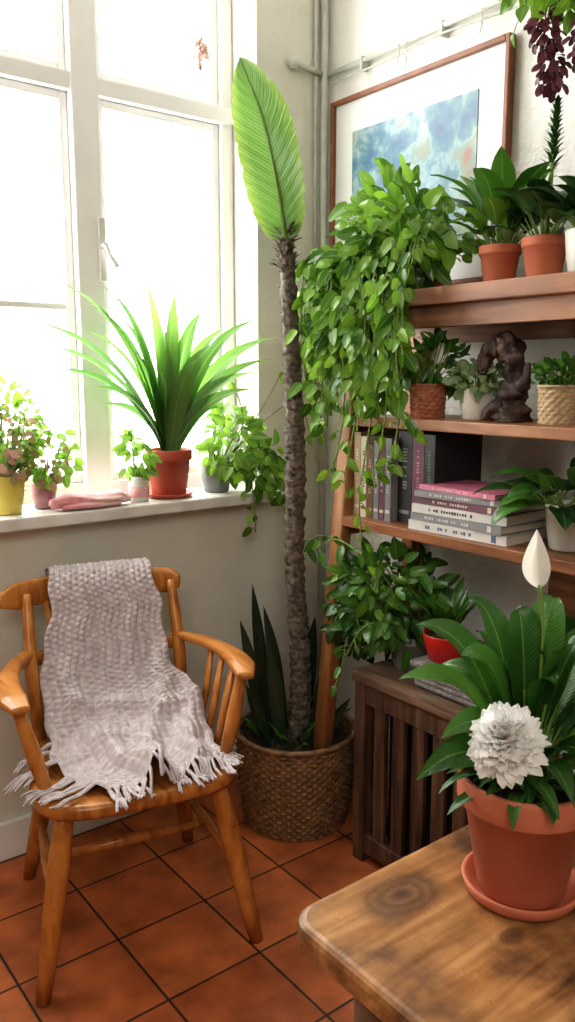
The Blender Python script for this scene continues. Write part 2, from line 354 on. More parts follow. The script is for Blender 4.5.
def bush(mb,c,rad,n,L,W,shape,mat,down=.4,view=(-.5,-.75,.45),bend=.7,shell=.45,stem='stem',root=None,fold=.2,zmin=None,xmax=None,ymax=None):
    c=V(c); rad=V(rad); root=V(root) if root else c-V((0,0,rad.z*.8))
    for i in range(n):
        d=rv(); rr=shell+(1-shell)*R()**.6
        p=c+V((d.x*rad.x,d.y*rad.y,d.z*rad.z))*rr
        if zmin is not None and p.z<zmin: p.z=zmin+R()*.02
        if xmax is not None and p.x>xmax: p.x=xmax-R()*.03
        if ymax is not None and p.y>ymax: p.y=ymax-R()*.03
        ld=(d*.7+V((0,0,-down))+rv(.45)); 
        if xmax is not None and p.x>xmax-.07 and ld.x>0: ld.x*=-.3
        if ymax is not None and p.y>ymax-.07 and ld.y>0: ld.y*=-.3
        nrm=(V(view)+d*.5+rv(.5))
        s=U(.6,1.2)
        leaf(mb,p,ld,nrm,L*s,W*s,shape,mat,bend*U(.4,1.2),6,fold)
        if stem and i%3==0:
            mid=(root+p)*.5+V((d.x,d.y,.6))*.03
            tube(mb,bez(root,mid,p,5),.0016,stem,5,cap=False)
def vine(mb,pts,mat,L,W,step=.03,shape='heart',stem='stem',out=(-.7,-.6,.2)):
    C=catmull(pts,12); tube(mb,C,.0022,stem,5)
    acc=0; out=V(out)
    for i in range(1,len(C)):
        acc+=(C[i]-C[i-1]).length
        if acc>step*U(.7,1.3):
            acc=0; side=rv(); pd=(out.normalized()*.5+side*.8+V((0,0,.1))).normalized(); q=C[i]+pd*U(.015,.035)
            tube(mb,[C[i],(C[i]+q)/2+V((0,0,.004)),q],.0013,stem,4,cap=False)
            s=U(.6,1.15); leaf(mb,q,V((side.x*.7,side.y*.7,-.7)),out+rv(.6),L*s,W*s,shape,mat,U(.2,.8),6,.2)

# ------------------------------------------------------------------ room shell
def simple(name,boxes,mat,bev=0):
    mb=MB()
    for a,b_ in boxes: box(mb,a,b_,mat,bev)
    return mb.build(name,origin=(0,0,0))
WX0,WX1,WZ0,WZ1=-1.9,-.275,.945,2.85
simple('floor',[((-3.2,-4.5,-.1),(.2,.25,0))],'tiles')
simple('ceiling',[((-3.2,-4.5,3.0),(.2,.25,3.1))],'ceil')
simple('wall_north',[((-3.2,0,0),(0,.25,WZ0)),((WX1,0,WZ0),(0,.25,3)),((-3.2,0,WZ0),(WX0,.25,3)),((WX0,0,WZ1),(WX1,.25,3))],'wall')
simple('wall_east',[((0,-4.5,0),(.2,.25,3))],'wall_r')
simple('wall_west',[((-3.4,-4.5,0),(-3.2,.25,3))],'wall_dim')
simple('wall_south',[((-3.4,-4.7,0),(.2,-4.5,3))],'wall_dim')
simple('baseboard_north',[((-3.2,-.018,0),(-.02,0,.11))],'frame',.004)
mb=MB(); box(mb,(-1.899,-.004,.946),(-.276,.13,.979),'sill',.001); box(mb,(-1.95,-.07,.945),(-.235,-.0045,.9795),'sill',.006)
mb.build('window_sill')
mb=MB()
y0,y1=.13,.19
def wb(x0,z0,x1,z1,a=y0,b_=y1,bev=.006): box(mb,(x0,a,z0),(x1,b_,z1),'frame',bev)
wb(WX1-.045,.981,WX1,WZ1); wb(WX0,.981,WX0+.05,WZ1); wb(WX0,.981,WX1,1.03); wb(WX0,WZ1-.06,WX1,WZ1)
cols=[-1.335,-.785]
for cx in cols: wb(cx-.042,.98,cx+.042,WZ1,.115,.19)
wb(WX0,2.135,WX1,2.185,.12,.19)
edges=[(WX0+.05,cols[0]-.042),(cols[0]+.042,cols[1]-.042),(cols[1]+.042,WX1-.045)]
for k,(a,b_) in enumerate(edges):
    for (za,zb) in ((1.03,2.135),(2.185,WZ1-.06)):
        w=.024
        wb(a,za,a+w,zb,.145,.18,.004); wb(b_-w,za,b_,zb,.145,.18,.004); wb(a+w,za,b_-w,za+w,.145,.18,.004); wb(a+w,zb-w,b_-w,zb,.145,.18,.004)
        mb.add([(a,.165,za),(b_,.165,za),(b_,.165,zb),(a,.165,zb)],[(0,1,2,3)],'glass',smooth=False)
    if k<2: wb(a+.024,1.537,b_-.024,1.556,.15,.18,.004)
box(mb,(-.765,.10,1.62),(-.745,.116,1.80),'metal',.004)
tube(mb,[(-.755,.10,1.72),(-.755,.075,1.72)],.008,'metal',10)
tube(mb,catmull([(-.755,.078,1.72),(-.745,.072,1.69),(-.725,.07,1.66)],5),[.007,.006,.009],'metal',10)
mb.build('window_1')
# pipes
mb=MB()
tube(mb,[(-.022,-.022,0.0),(-.022,-.022,3)],.013,'pipe',12)
tube(mb,[(-.05,-.012,1.4),(-.05,-.012,3)],.007,'pipe',10)
tube(mb,[(-.035,-.022,2.30),(-.15,-.022,2.31)],.009,'pipe',10)
lathe(mb,-.15,-.022,[(.001,2.29),(.014,2.295),(.014,2.325),(.001,2.33)],'pipe',16)
mb.build('corner_pipes')
mb=MB()
tube(mb,[(-.02,-.04,2.295),(-.02,-1.9,2.29)],.008,'pipe',10)
tube(mb,catmull([(-.02,-.05,2.27),(-.025,-.3,2.262),(-.03,-.5,2.27),(-.02,-.8,2.262),(-.02,-1.3,2.27)],8),.0035,'pipe',8)
for yy in (-.2,-.52,-1.0): box(mb,(-.030,yy-.005,2.265),(-.001,yy+.005,2.306),'pipe',.002)
for (yy,l) in ((-.36,.05),(-.39,.075),(-.66,.06)):
    tube(mb,catmull([(-.03,yy,2.29),(-.032,yy-.005,2.29-l*.6),(-.03,yy+.004,2.29-l)],5),.002,'pipe',6)
mb.build('wall_pipe')
mb=MB()
tube(mb,[(-.42,.09,2.84),(-.42,.09,2.22)],.0015,'bstem',6)
for i in range(40):
    d=rv(); leaf(mb,V((-.42,.09,2.31))+d*.006+V((0,0,U(-.02,.03))),d+V((0,0,-.3)),rv(),.028,.014,'oval','palepink',.5,4,.2)
mb.build('dried_flower_ornament')

# ------------------------------------------------------------------ picture
mb=MB()
fy0,fy1,fz0,fz1=-.755,-.06,1.60,2.205
w=.014
def fb(ya,za,yb,zb,xa,xb,mt,bev=.003): box(mb,(xa,ya,za),(xb,yb,zb),mt,bev)
fb(fy0,fz0,fy0+w,fz1,-.030,-.004,'fr_wood'); fb(fy1-w,fz0,fy1,fz1,-.030,-.004,'fr_wood')
fb(fy0+w,fz0,fy1-w,fz0+w,-.030,-.004,'fr_wood'); fb(fy0+w,fz1-w,fy1-w,fz1,-.030,-.004,'fr_wood')
fb(fy0+w,fz0+w,fy1-w,fz1-w,-.016,-.006,'matb',0)
fb(-.65,1.71,-.155,2.10,-.0185,-.0155,'art',0)
mb.build('framed_painting')

# ------------------------------------------------------------------ shelf unit
mb=MB()
YL,YR=-.455,-1.55
def fx(z): return -.43+.1*z
for yy in (YL,YR):
    sweep(mb,[(fx(0)+.025,yy,0),(fx(1.61)+.025,yy,1.61)],.024,.021,'postw',up=(1,0,0),n=16,p=6)
    box(mb,(-.045,yy-.022,0),(-.004,yy+.022,1.52),'postw',.003)
for z,th in ((1.565,.042),(1.24,.028),(.96,.028)):
    xf_=fx(z)
    if z>1.5: box(mb,(xf_-.012,YR-.03,z-th),(-.034,YL+.04,z),'shelfw',.004)
    else: box(mb,(xf_+.004,YR+.02,z-th),(-.034,YL-.02,z),'shelfw',.003)
    box(mb,(xf_+.03,YL-.018,z-th-.03),(-.04,YL+.014,z-th),'postw',.002)
box(mb,(-.055,YR+.02,1.44),(-.034,YL-.02,1.523),'shelfw',.002)
box(mb,(fx(1.5)+.03,YR+.02,1.47),(fx(1.5)+.05,YL-.02,1.523),'shelfw',.002)
for k in range(5):
    box(mb,(-.03,-.95-k*.12-.116,.2),(-.012,-.95-k*.12,.93),'shelfw',.002)
mb.build('bookshelf')

# ------------------------------------------------------------------ crate
mb=MB()
cx0,cx1,cy0,cy1,cz=-.387,-.05,-1.28,-.60,.557
for xx in (cx0,cx1-.04):
    for yy in (cy0,cy1-.04): box(mb,(xx,yy,0),(xx+.04,yy+.04,cz-.03),'cratew',.004)
box(mb,(cx0-.006,cy0-.006,cz-.03),(cx0+.115,cy1+.006,cz),'cratetop',.004)
box(mb,(cx0+.12,cy0-.006,cz-.032),(cx0+.235,cy1+.006,cz-.001),'cratetop',.004)
box(mb,(cx0+.24,cy0-.006,cz-.03),(cx1+.003,cy1+.006,cz),'cratetop',.004)
for (za,zb) in ((.03,.085),(cz-.09,cz-.032)):
    box(mb,(cx0+.004,cy0+.04,za),(cx0+.026,cy1-.04,zb),'cratew',.003)
    box(mb,(cx0+.04,cy0+.004,za),(cx1-.04,cy0+.026,zb),'cratew',.003)
    box(mb,(cx0+.04,cy1-.026,za),(cx1-.04,cy1-.004,zb),'cratew',.003)
y=cy1-.04-.03
while y-.04>cy0+.04:
    box(mb,(cx0+.008,y-.042,.085),(cx0+.024,y,cz-.09),'cratew',.003); y-=.07
x=cx0+.07
while x+.04<cx1-.04:
    box(mb,(x,cy0+.008,.085),(x+.04,cy0+.024,cz-.09),'cratew',.003)
    box(mb,(x,cy1-.024,.085),(x+.04,cy1-.008,cz-.09),'cratew',.003); x+=.072
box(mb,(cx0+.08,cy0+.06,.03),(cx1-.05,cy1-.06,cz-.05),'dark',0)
mb.build('slatted_wooden_crate')
mb=MB()
box(mb,(-.35,-1.02,.557),(-.09,-.78,.610),'grey_weave',.012)
box(mb,(-.357,-1.027,.610),(-.083,-.773,.628),'grey_weave',.006)
for k in range(3):
    box(mb,(-.3535,-1.01,.565+k*.014),(-.349,-.79,.573+k*.014),'grey_weave',.002)
mb.build('woven_box')

# ------------------------------------------------------------------ table
mb=MB()
tx0,tx1,ty0,ty1,tz=-1.302,-.52,-2.12,-1.475,.72
def rrect(x0,y0_,x1,y1_,r,n=8):
    o=[]
    for (cx,cy,a0) in ((x1-r,y1_-r,0),(x0+r,y1_-r,90),(x0+r,y0_+r,180),(x1-r,y0_+r,270)):
        for i in range(n+1):
            a=math.radians(a0+90*i/n); o.append((cx+r*math.cos(a),cy+r*math.sin(a)))
    return o
rings=[(.006,tz-.034),(.001,tz-.030),(0,tz-.022),(0,tz-.010),(.002,tz-.004),(.006,tz-.001),(.011,tz)]
vs=[];fs=[];L_=None
for ins,z in rings:
    o_=rrect(tx0+ins,ty0+ins,tx1-ins,ty1-ins,.038-ins); L_=len(o_); vs+=[(a,b_,z) for a,b_ in o_]
for j in range(len(rings)-1):
    for i in range(L_): fs.append((j*L_+i,j*L_+(i+1)%L_,(j+1)*L_+(i+1)%L_,(j+1)*L_+i))
fs.append(tuple(range(L_))[::-1]); fs.append(tuple((len(rings)-1)*L_+i for i in range(L_)))
mb.add(vs,fs,'table',smooth=False)
for gy in (-1.90,): box(mb,(tx0+.01,gy-.0008,tz-.001),(tx1-.01,gy+.0008,tz+.0004),'dark',0)
for (xx,yy) in ((tx0+.06,ty1-.11),(tx1-.11,ty1-.11),(tx0+.06,ty0+.06),(tx1-.11,ty0+.06)):
    sweep(mb,[(xx+.025,yy+.025,0),(xx+.025,yy+.025,tz-.034)],[.02,.03],[.02,.03],'tableleg',n=16,p=6)
box(mb,(tx0+.07,ty0+.08,tz-.12),(tx0+.09,ty1-.08,tz-.034),'tableleg',.002)
box(mb,(tx0+.08,ty1-.09,tz-.12),(tx1-.08,ty1-.07,tz-.034),'tableleg',.002)
box(mb,(tx0+.08,ty0+.07,tz-.12),(tx1-.08,ty0+.09,tz-.034),'tableleg',.002)
box(mb,(tx1-.09,ty0+.08,tz-.12),(tx1-.07,ty1-.08,tz-.034),'tableleg',.002)
mb.build('wooden_table')

# ------------------------------------------------------------------ peace lily on table
RL=V((.791,-.612,0)); FW=V((.612,.791,0)); UP=V((0,0,1))
mb=MB(); px,py,pz=-1.045,-1.62,.72
lathe(mb,px,py,[(.001,pz),(.058,pz),(.068,pz+.008),(.072,pz+.020),(.070,pz+.022),(.066,pz+.020),(.06,pz+.009),(.001,pz+.009)],'terra',64)
pot(mb,px,py,pz+.009,.081,.053,.148,'terra',seg=64)
base=V((px,py,pz+.14))
tips=[(-.150,.0,.135,.046),(-.125,.05,.185,.05),(-.06,.06,.215,.05),(-.015,.02,.215,.052),(.04,.05,.22,.05),(.075,0,.19,.05),(.11,.04,.17,.05),
 (-.135,-.05,.035,.045),(-.11,-.05,.085,.045),(.05,-.09,.06,.045),(.10,-.05,.10,.05),(.13,.0,.06,.05),(.01,-.05,.15,.05),(.04,-.04,.19,.05),
 (-.09,.08,.12,.045),(.02,.1,.19,.05),(.1,.09,.12,.05),(-.04,.1,.16,.045),(.02,-.1,.03,.04),(-.08,.0,.165,.045),(.15,-.03,.14,.05),(.03,.0,.13,.045),(-.03,.02,.14,.045),(.08,-.08,.14,.05),(.13,-.06,.03,.045)]
for (a,f,u,w_) in tips:
    off=RL*a+FW*f; b0=base+off*.12; tip=base+off*1.05+UP*u
    c=base+off*.45+UP*(u*.75+.07)
    P=bez(b0,c,tip,16)
    tube(mb,P[:6],.0022,'stem',6,cap=False)
    nr=(UP*.8-off.normalized()*.6-FW*.35)+rv(.25)
    leaf_poly(mb,P[3:],nr,w_*U(.82,1.0),'lance','l_lily',.32,6,wav=.03)
for i in range(50):
    a=R()*6.28; off=V((math.cos(a),math.sin(a),0)); leaf(mb,base+off*U(.01,.05)+UP*U(-.005,.03),off+UP*U(.2,1),UP-off*.2+rv(.3),U(.05,.085),U(.014,.024),'lance','l_lily' if R()<.7 else 'l_mid',1.3)
st=base; top=base+RL*.004+UP*.250
C=catmull([st,st+RL*.010+UP*.12,st+RL*.011+UP*.2,top],8); tube(mb,C,.0022,'stem',8)
nv=(-FW*.9-RL*.5)
leaf_poly(mb,bez(top+UP*-.004,top+UP*.03+FW*.004,top+UP*.066-RL*.006,14),nv,.032,'lance','spathe',.9,8)
leaf_poly(mb,bez(top+UP*-.002+FW*.002,top+UP*.03+FW*.012,top+UP*.058-RL*.002,14),nv,.022,'lance','spathe',.7,8)
mb.build('potted_peace_lily')
mb=MB(); fc=base+RL*-.044-FW*.070+UP*.084
tube(mb,catmull([base-FW*.03,base+RL*-.03-FW*.05+UP*.04,fc],6),.003,'stem',8)
ax=(-FW*.45+UP*.85-RL*.35).normalized(); e1=ax.cross(UP).normalized(); e2=ax.cross(e1)
for ring in range(13):
    th=math.radians(104-ring*8.6); n_=int(20*math.sin(max(th,.02)))+5
    for k in range(n_):
        ph=6.283*(k+ring*.5+R()*.5)/n_; d=(ax*math.cos(th)*.6+(e1*math.cos(ph)+e2*math.sin(ph))*math.sin(th)).normalized()
        leaf(mb,fc+d*.012+ax*.0014*ring,d+rv(.18),ax-d*.3+rv(.3),U(.026,.037)-.0004*ring,.0165,'petal','petal',-U(-.3,.6) if ring>2 else U(0,.8),6,.3,.14)
mb.build('white_chrysanthemum')

# ------------------------------------------------------------------ chair
mb=MB()
def seat_outline(s,n=56):
    o=[]
    for i in range(n):
        a=2*math.pi*i/n; c,si=math.cos(a),math.sin(a); e=2/3.4
        x=math.copysign(abs(c)**e,c); y=math.copysign(abs(si)**e,si)
        w_=.235-.025*y; o.append((x*w_*s,(-.02+y*.225*s)))
    return o
vs=[];fs=[];n=56
rg=[(.93,.400),(.985,.404),(1,.413),(1,.424),(.985,.433),(.95,.436),(.8,.433),(.5,.426),(.2,.425),(.02,.425)]
for s,z in rg: vs+=[(a,b_,z) for a,b_ in seat_outline(s,n)]
for j in range(len(rg)-1):
    for i in range(n): fs.append((j*n+i,j*n+(i+1)%n,(j+1)*n+(i+1)%n,(j+1)*n+i))
fs.append(tuple(range(n))[::-1]); fs.append(tuple((len(rg)-1)*n+i for i in range(n)))
mb.add(vs,fs,'honey')
legs={}
for sx in (-1,1):
    for (ty,by,tx,bx,k) in ((-.17,-.235,.175,.25,'f'),(.13,.25,.16,.225,'b')):
        a=V((sx*tx,ty,.41)); b_=V((sx*bx,by,0)); legs[(sx,k)]=(a,b_)
        tube(mb,[a.lerp(b_,t) for t in (0,.1,.3,.5,.75,1)],[.020,.022,.025,.024,.021,.016],'honey',16)
def lp(sx,k,z):
    a,b_=legs[(sx,k)]; return a.lerp(b_,(.41-z)/.41)
for sx in (-1,1): tube(mb,[lp(sx,'f',.20),(lp(sx,'f',.2)+lp(sx,'b',.2))/2,lp(sx,'b',.2)],[.009,.014,.009],'honey',12)
m1=(lp(-1,'f',.2)+lp(-1,'b',.2))/2; m2=(lp(1,'f',.2)+lp(1,'b',.2))/2
tube(mb,[m1,(m1+m2)/2,m2],[.009,.014,.009],'honey',12)
tube(mb,[lp(-1,'b',.24),lp(1,'b',.24)],.010,'honey',12)
rail=catmull([(-.262,.225,.785),(-.215,.258,.787),(-.11,.296,.79),(0,.307,.792),(.11,.296,.79),(.190,.264,.787),(.214,.245,.785)],8)
sweep(mb,rail,[.008,.013,.013,.013,.008],[.018,.036,.036,.036,.036,.036,.018],'honey',n=20,p=2.8)
rail2=catmull([(-.215,.205,.625),(-.12,.24,.625),(0,.255,.625),(.12,.24,.625),(.205,.205,.625)],8)
sweep(mb,rail2,.009,.018,'honey',n=16,p=3)
for sx in (-1,1):
    tube(mb,catmull([(sx*.185,.155,.42),(sx*.195,.19,.60),(sx*.192,.254,.79)],6),[.016,.017,.013],'honey',14)
for k in range(5):
    x=-.13+.065*k; tube(mb,[(x*.85,.165,.42),(x*.95,.245-.6*x*x,.62),(x*1.1,.30-.75*x*x,.77)],[.009,.011,.008],'honey',10)
for sx in (-1,1):
    arm=catmull([(sx*.198,.205,.645),(sx*.24,.12,.650),(sx*.268,.0,.652),(sx*.268,-.10,.652),(sx*.255,-.165,.645)],8)
    sweep(mb,arm,[.014,.019,.023,.029,.031,.020],[.011,.012,.012,.013,.013,.009],'honey',n=20,p=3)
    tube(mb,catmull([(sx*.205,-.135,.42),(sx*.232,-.135,.53),(sx*.262,-.12,.645)],5),[.014,.018,.013],'honey',14)
    for t in (0,1,2):
        yy=-.065+t*.07; sweep(mb,[(sx*.208,yy,.42),(sx*.235,yy+.003,.53),(sx*(.265-.006*t),yy+.01,.645)],[.006,.007,.006],[.012,.016,.012],'honey',up=(0,1,0),n=12,p=3)
CH=Matrix.Translation((-.992,-.43,0))@Matrix.Rotation(math.radians(-14),4,'Z')
mb.build('wooden_armchair',xf=CH)

# ------------------------------------------------------------------ knitted throw
rows_=[((-.11,.338,.52),(.135,.338,.50)),((-.12,.340,.70),(.140,.335,.70)),((-.13,.332,.82),(.140,.328,.82)),((-.132,.290,.838),(.140,.288,.838)),
 ((-.137,.250,.805),(.140,.250,.805)),((-.150,.222,.70),(.155,.222,.70)),((-.165,.185,.58),(.175,.185,.58)),((-.180,.130,.50),(.195,.14,.53)),
 ((-.185,.06,.456),(.205,.08,.495)),((-.180,-.03,.445),(.212,-.01,.462)),((-.145,-.12,.442),(.215,-.08,.450)),((-.11,-.17,.442),(.215,-.13,.446)),((-.085,-.215,.440),(.195,-.170,.442))]
Ls=catmull([r[0] for r in rows_],40); Rs=catmull([r[1] for r in rows_],40)
nv_=len(Ls); nu=145; NC=18
vs=[];uvs=[]
acc=[0]
for i in range(1,nv_): acc.append(acc[-1]+((Ls[i]+Rs[i])/2-(Ls[i-1]+Rs[i-1])/2).length)
tot=acc[-1]; nrows=tot/.0155
for i in range(nv_):
    t=acc[i]/tot
    i0=max(i-1,0); i1=min(i+1,nv_-1)
    T=((Ls[i1]+Rs[i1])-(Ls[i0]+Rs[i0])).normalized(); S=(Rs[i]-Ls[i]).normalized()
    Nn=T.cross(S)
    onseat=max(0,min(1,(t-.60)/.15)); front=max(0,min(1,(t-.36)/.1))
    for k in range(nu):
        u=k/(nu-1); p=Ls[i].lerp(Rs[i],u)
        fold=front*(.005+.004*onseat)*(math.sin(u*15+2.5*math.sin(t*9)))+front*.003*math.sin(u*29+t*12)
        ramp_=max(0,min(1,(t-.48)/.2))
        fold+=ramp_*.046*math.exp(-((u-.66+(t-.8)*1.3)/.085)**2)+ramp_*.030*math.exp(-((u-.28-(t-.8)*.6)/.08)**2)+ramp_*.030*math.exp(-((u-.92+(t-.8)*.9)/.07)**2)
        # transverse bunching where it meets the seat
        fold+=.020*math.exp(-((t-.70-.10*(u-.5))/.022)**2)*math.sin(math.pi*min(1,u*1.1))+.014*math.exp(-((t-.80+.12*(u-.5))/.02)**2)
        fold=max(fold,0)+front*.003
        w_=.010*math.sin(t*19)*front+.004*math.sin(t*60)
        cr=abs(math.sin(math.pi*NC*u)); rw=abs(math.sin(math.pi*(t*nrows+.5*(int(NC*u)%2)+.15*math.sin(u*20))))
        kn=.0075*(cr**.8)*(.25+.75*rw)
        vs.append(p+S*w_+Nn*(fold+kn+.002)); uvs.append((u,t))
fs=[(i*nu+k,i*nu+k+1,(i+1)*nu+k+1,(i+1)*nu+k) for i in range(nv_-1) for k in range(nu-1)]
mb=MB(); mb.add(vs,fs,'wool',uvs)
def tassel(p,d,L):
    p=V(p); pts=[p]; d=V(d).normalized()
    for k in range(6):
        d=(d+V((U(-.15,.15),U(-.15,.15),-.24))).normalized(); q=pts[-1]+d*L/6
        if abs(q.x)<.245 and -.26<q.y<.2 and q.z<.443: q.z=.443+R()*.006; d.z=0
        pts.append(q)
    C=catmull(pts,3)
    for j in range(3):
        off=V((U(-.003,.003),U(-.003,.003),U(0,.002)))
        tube(mb,[c+off*(1+.4*i/len(C)*3) for i,c in enumerate(C)],[.0038,.003,.0022],'wool',6)
for k in range(28):
    i=(nv_-1)*nu+int(k/27*(nu-1)); tassel(vs[i],(U(-.4,.3),-1,0),U(.055,.085))
for k in range(18):
    i=int(U(8.0,11.2)*40); tassel(vs[i*nu],(-1,-.35+U(-.3,.3),.05),U(.09,.13))
for k in range(10):
    i=int(U(10.5,12)*40); tassel(vs[i*nu+nu-1],(.4,-.9+U(-.3,.3),.0),U(.04,.055))
for k in range(20):
    i=int(k/19*(nu-1)); tassel(vs[i],(0,.1,-1),.08)
mb.build('knitted_throw_blanket',xf=CH)

# ------------------------------------------------------------------ tall banana palm in basket
mb=MB(); bx,by=-.375,-.325
basket(mb,bx,by,0,.155,.178,.285,'wicker',36,26,.0045,.008)
tr=catmull([(bx+.012,by,.22),(bx+.010,by-.01,.5),(bx-.006,by,.8),(bx-.002,by,1.1),(bx-.016,by+.0,1.4),(bx-.034,by+.005,1.72)],24)
def tb(i,k): return 1+.35*noise.noise(V((i*.35,k*1.3,3)))+.10*((i%3)-1)
sweep(mb,tr,[.034,.030,.026,.029,.023,.020],[.034,.030,.026,.029,.023,.020],'trunk',up=(1,0,0),n=22,bumpf=tb)
for i in range(420):
    t=R(); q=tr[int(t*(len(tr)-1))]; a=R()*6.28; d=V((math.cos(a),math.sin(a),U(.4,1.4))); r_=.028-.008*t
    leaf(mb,q+V((d.x,d.y,0))*r_*.8,d,UP,U(.008,.018),U(.008,.014),'blade','trunk',.3,3,.5)
topp=tr[-1]
for i in range(60):
    a=R()*6.28; d=V((math.cos(a),math.sin(a),U(.3,1.5))); leaf(mb,topp+V((0,0,U(-.10,.02)))+V((d.x,d.y,0))*.018,d,UP,U(.02,.04),.012,'blade','trunk',.3,3,.5)
lb=topp+V((0,0,-.02)); 
P=catmull([lb,lb+RL*-.004+UP*.04,lb+RL*-.026+UP*.17-FW*.03,lb+RL*-.062+UP*.32-FW*.05,lb+RL*-.122+UP*.470-FW*.03],40)
leaf_poly(mb,P[14:],(-FW*.9-RL*.30+UP*.1),.172,'banana','l_banana',.26,24,wav=.045,rnd=.5,pleat=.0016)
tube(mb,P,[.010,.008,.005,.003,.0015],'stem',8)
for (a,f,h,w_,ln) in ((-.10,.0,.74,.045,-.03),(-.13,.03,.62,.04,-.04),(-.06,-.04,.57,.045,-.02),(.07,-.05,.58,.04,.04),(.11,.02,.66,.04,.05),(.04,.07,.62,.045,.02),(-.05,.08,.65,.04,-.05),(.09,-.09,.42,.035,.07),(-.11,-.06,.45,.035,-.04)):
    s_=V((bx,by,.25))+RL*a*.8+FW*f; e=V((bx,by,h))+RL*(a+ln)+FW*f
    e.y=min(e.y,-.05); e.x=min(e.x,-.08)
    leaf_poly(mb,bez(s_,(s_+e)/2+RL*ln*-.4,e,12),(-FW+rv(.5)),w_,'blade','l_snake',.35,4)
for i in range(40):
    a=R()*6.28; off=V((math.cos(a),math.sin(a),0)); leaf(mb,V((bx,by,.26))+off*U(.04,.12),off*.5+UP,off*-.4+UP*.3-FW*.5,U(.06,.13),U(.01,.03),'lance','l_dark' if R()<.7 else 'l_mid',U(.3,1.2))
mb.build('potted_banana_palm')

# ------------------------------------------------------------------ window sill plants
SZ=.98
mb=MB(); sx_,sy_=-.595,.03
lathe(mb,sx_,sy_,[(.001,SZ),(.062,SZ),(.075,SZ+.012),(.073,SZ+.014),(.062,SZ+.006),(.001,SZ+.006)],'terra_red')
pot(mb,sx_,sy_,SZ+.007,.073,.052,.14,'terra_red')
b0=V((sx_,sy_,SZ+.13))
tl=[(-1.06,-.08,1.49),(-.96,-.06,1.59),(-.98,-.05,1.37),(-.79,.04,1.60),(-.68,.0,1.62),(-.61,-.06,1.59),(-.48,.0,1.54),(-.25,-.08,1.47),(-.33,-.08,1.52),(-.29,-.10,1.40),(-.90,-.07,1.47),(-.78,-.1,1.42),(-.66,-.08,1.48),(-.54,.05,1.53),(-.50,-.1,1.44),(-.42,-.03,1.49),(-1.01,-.04,1.43),(-.74,.06,1.52),(-.62,.07,1.55),(-.40,.02,1.45),(-.90,-.12,1.32),(-.38,-.14,1.31),(-.57,-.13,1.40),(-.82,.02,1.27),(-.43,-.06,1.26),(-.86,-.02,1.54),(-.35,-.10,1.36),(-.70,-.12,1.36)]
for t in tl:
    t=V(t); off=t-b0; c=b0+V((off.x*.34,off.y*.3,off.z*.82+.03)); 
    st_=b0+V((off.x*.05,off.y*.05,0)); 
    leaf_poly(mb,bez(st_,c,t,14),(V((0,-.6,.7))-V((off.x,0,0))*.8),U(.042,.054),'strap','l_strap',.35,4)
mb.build('potted_dracaena')

def ppot(name,x,y,z,rt,rb,h,pm,fn,rim=True,bk=None):
    mb=MB()
    if bk: basket(mb,x,y,z,rb,rt,h,pm,bk[0],bk[1],.0022)
    else: pot(mb,x,y,z,rt,rb,h,pm,rim=rim,seg=40)
    fn(mb); return mb.build(name)
ppot('potted_coleus',-1.10,.02,SZ,.05,.038,.105,'yellow_cer',lambda mb:(bush(mb,(-1.10,-.01,1.17),(.085,.07,.09),110,.028,.018,'oval','l_coleus',.2,ymax=.07,root=(-1.10,.02,1.07)),
     bush(mb,(-1.08,.0,1.22),(.09,.06,.12),140,.028,.018,'heart','l_bright',.2,ymax=.07,root=(-1.1,.02,1.07))),rim=False)
ppot('potted_begonia',-.985,.05,SZ,.036,.028,.075,'mauve',lambda mb:(bush(mb,(-.985,.0,1.13),(.075,.06,.085),90,.034,.027,'heart','l_bright',.2,ymax=.08,root=(-.985,.05,1.04)),bush(mb,(-.985,.0,1.11),(.06,.05,.06),30,.026,.018,'oval','l_coleus',.2,ymax=.08,root=(-.985,.05,1.04))),rim=False)
mb=MB()
lathe(mb,-.715,-.0,[(.001,SZ),(.028,SZ),(.03,SZ+.006),(.03,SZ+.055),(.024,SZ+.065),(.025,SZ+.075),(.022,SZ+.075),(.022,SZ+.06),(.026,SZ+.05),(.026,SZ+.01),(.001,SZ+.008)],'tin',32)
lathe(mb,-.715,0,[(.0305,SZ+.015),(.0312,SZ+.017),(.0312,SZ+.047),(.0305,SZ+.047)],'pink',32)
bush(mb,(-.725,-.01,1.12),(.045,.04,.08),42,.042,.028,'heart','l_bright',.3,ymax=.06,root=(-.715,0,1.04))
mb.build('jar_with_cutting')
mb=MB()
sweep(mb,catmull([(-.99,-.02,SZ+.018),(-.93,-.01,SZ+.022),(-.86,-.025,SZ+.020),(-.79,-.015,SZ+.022),(-.755,-.02,SZ+.014)],10),[.02,.035,.038,.034,.012],[.012,.02,.018,.02,.008],'pink',n=20,bumpf=lambda i,k:1+.12*math.sin(k*1.9+i*.3)+.06*math.sin(i*.9))
sweep(mb,catmull([(-.97,-.045,SZ+.010),(-.88,-.05,SZ+.012),(-.80,-.045,SZ+.01)],10),[.01,.018,.01],[.007,.010,.006],'pink',n=14)
mb.build('folded_pink_cloth')
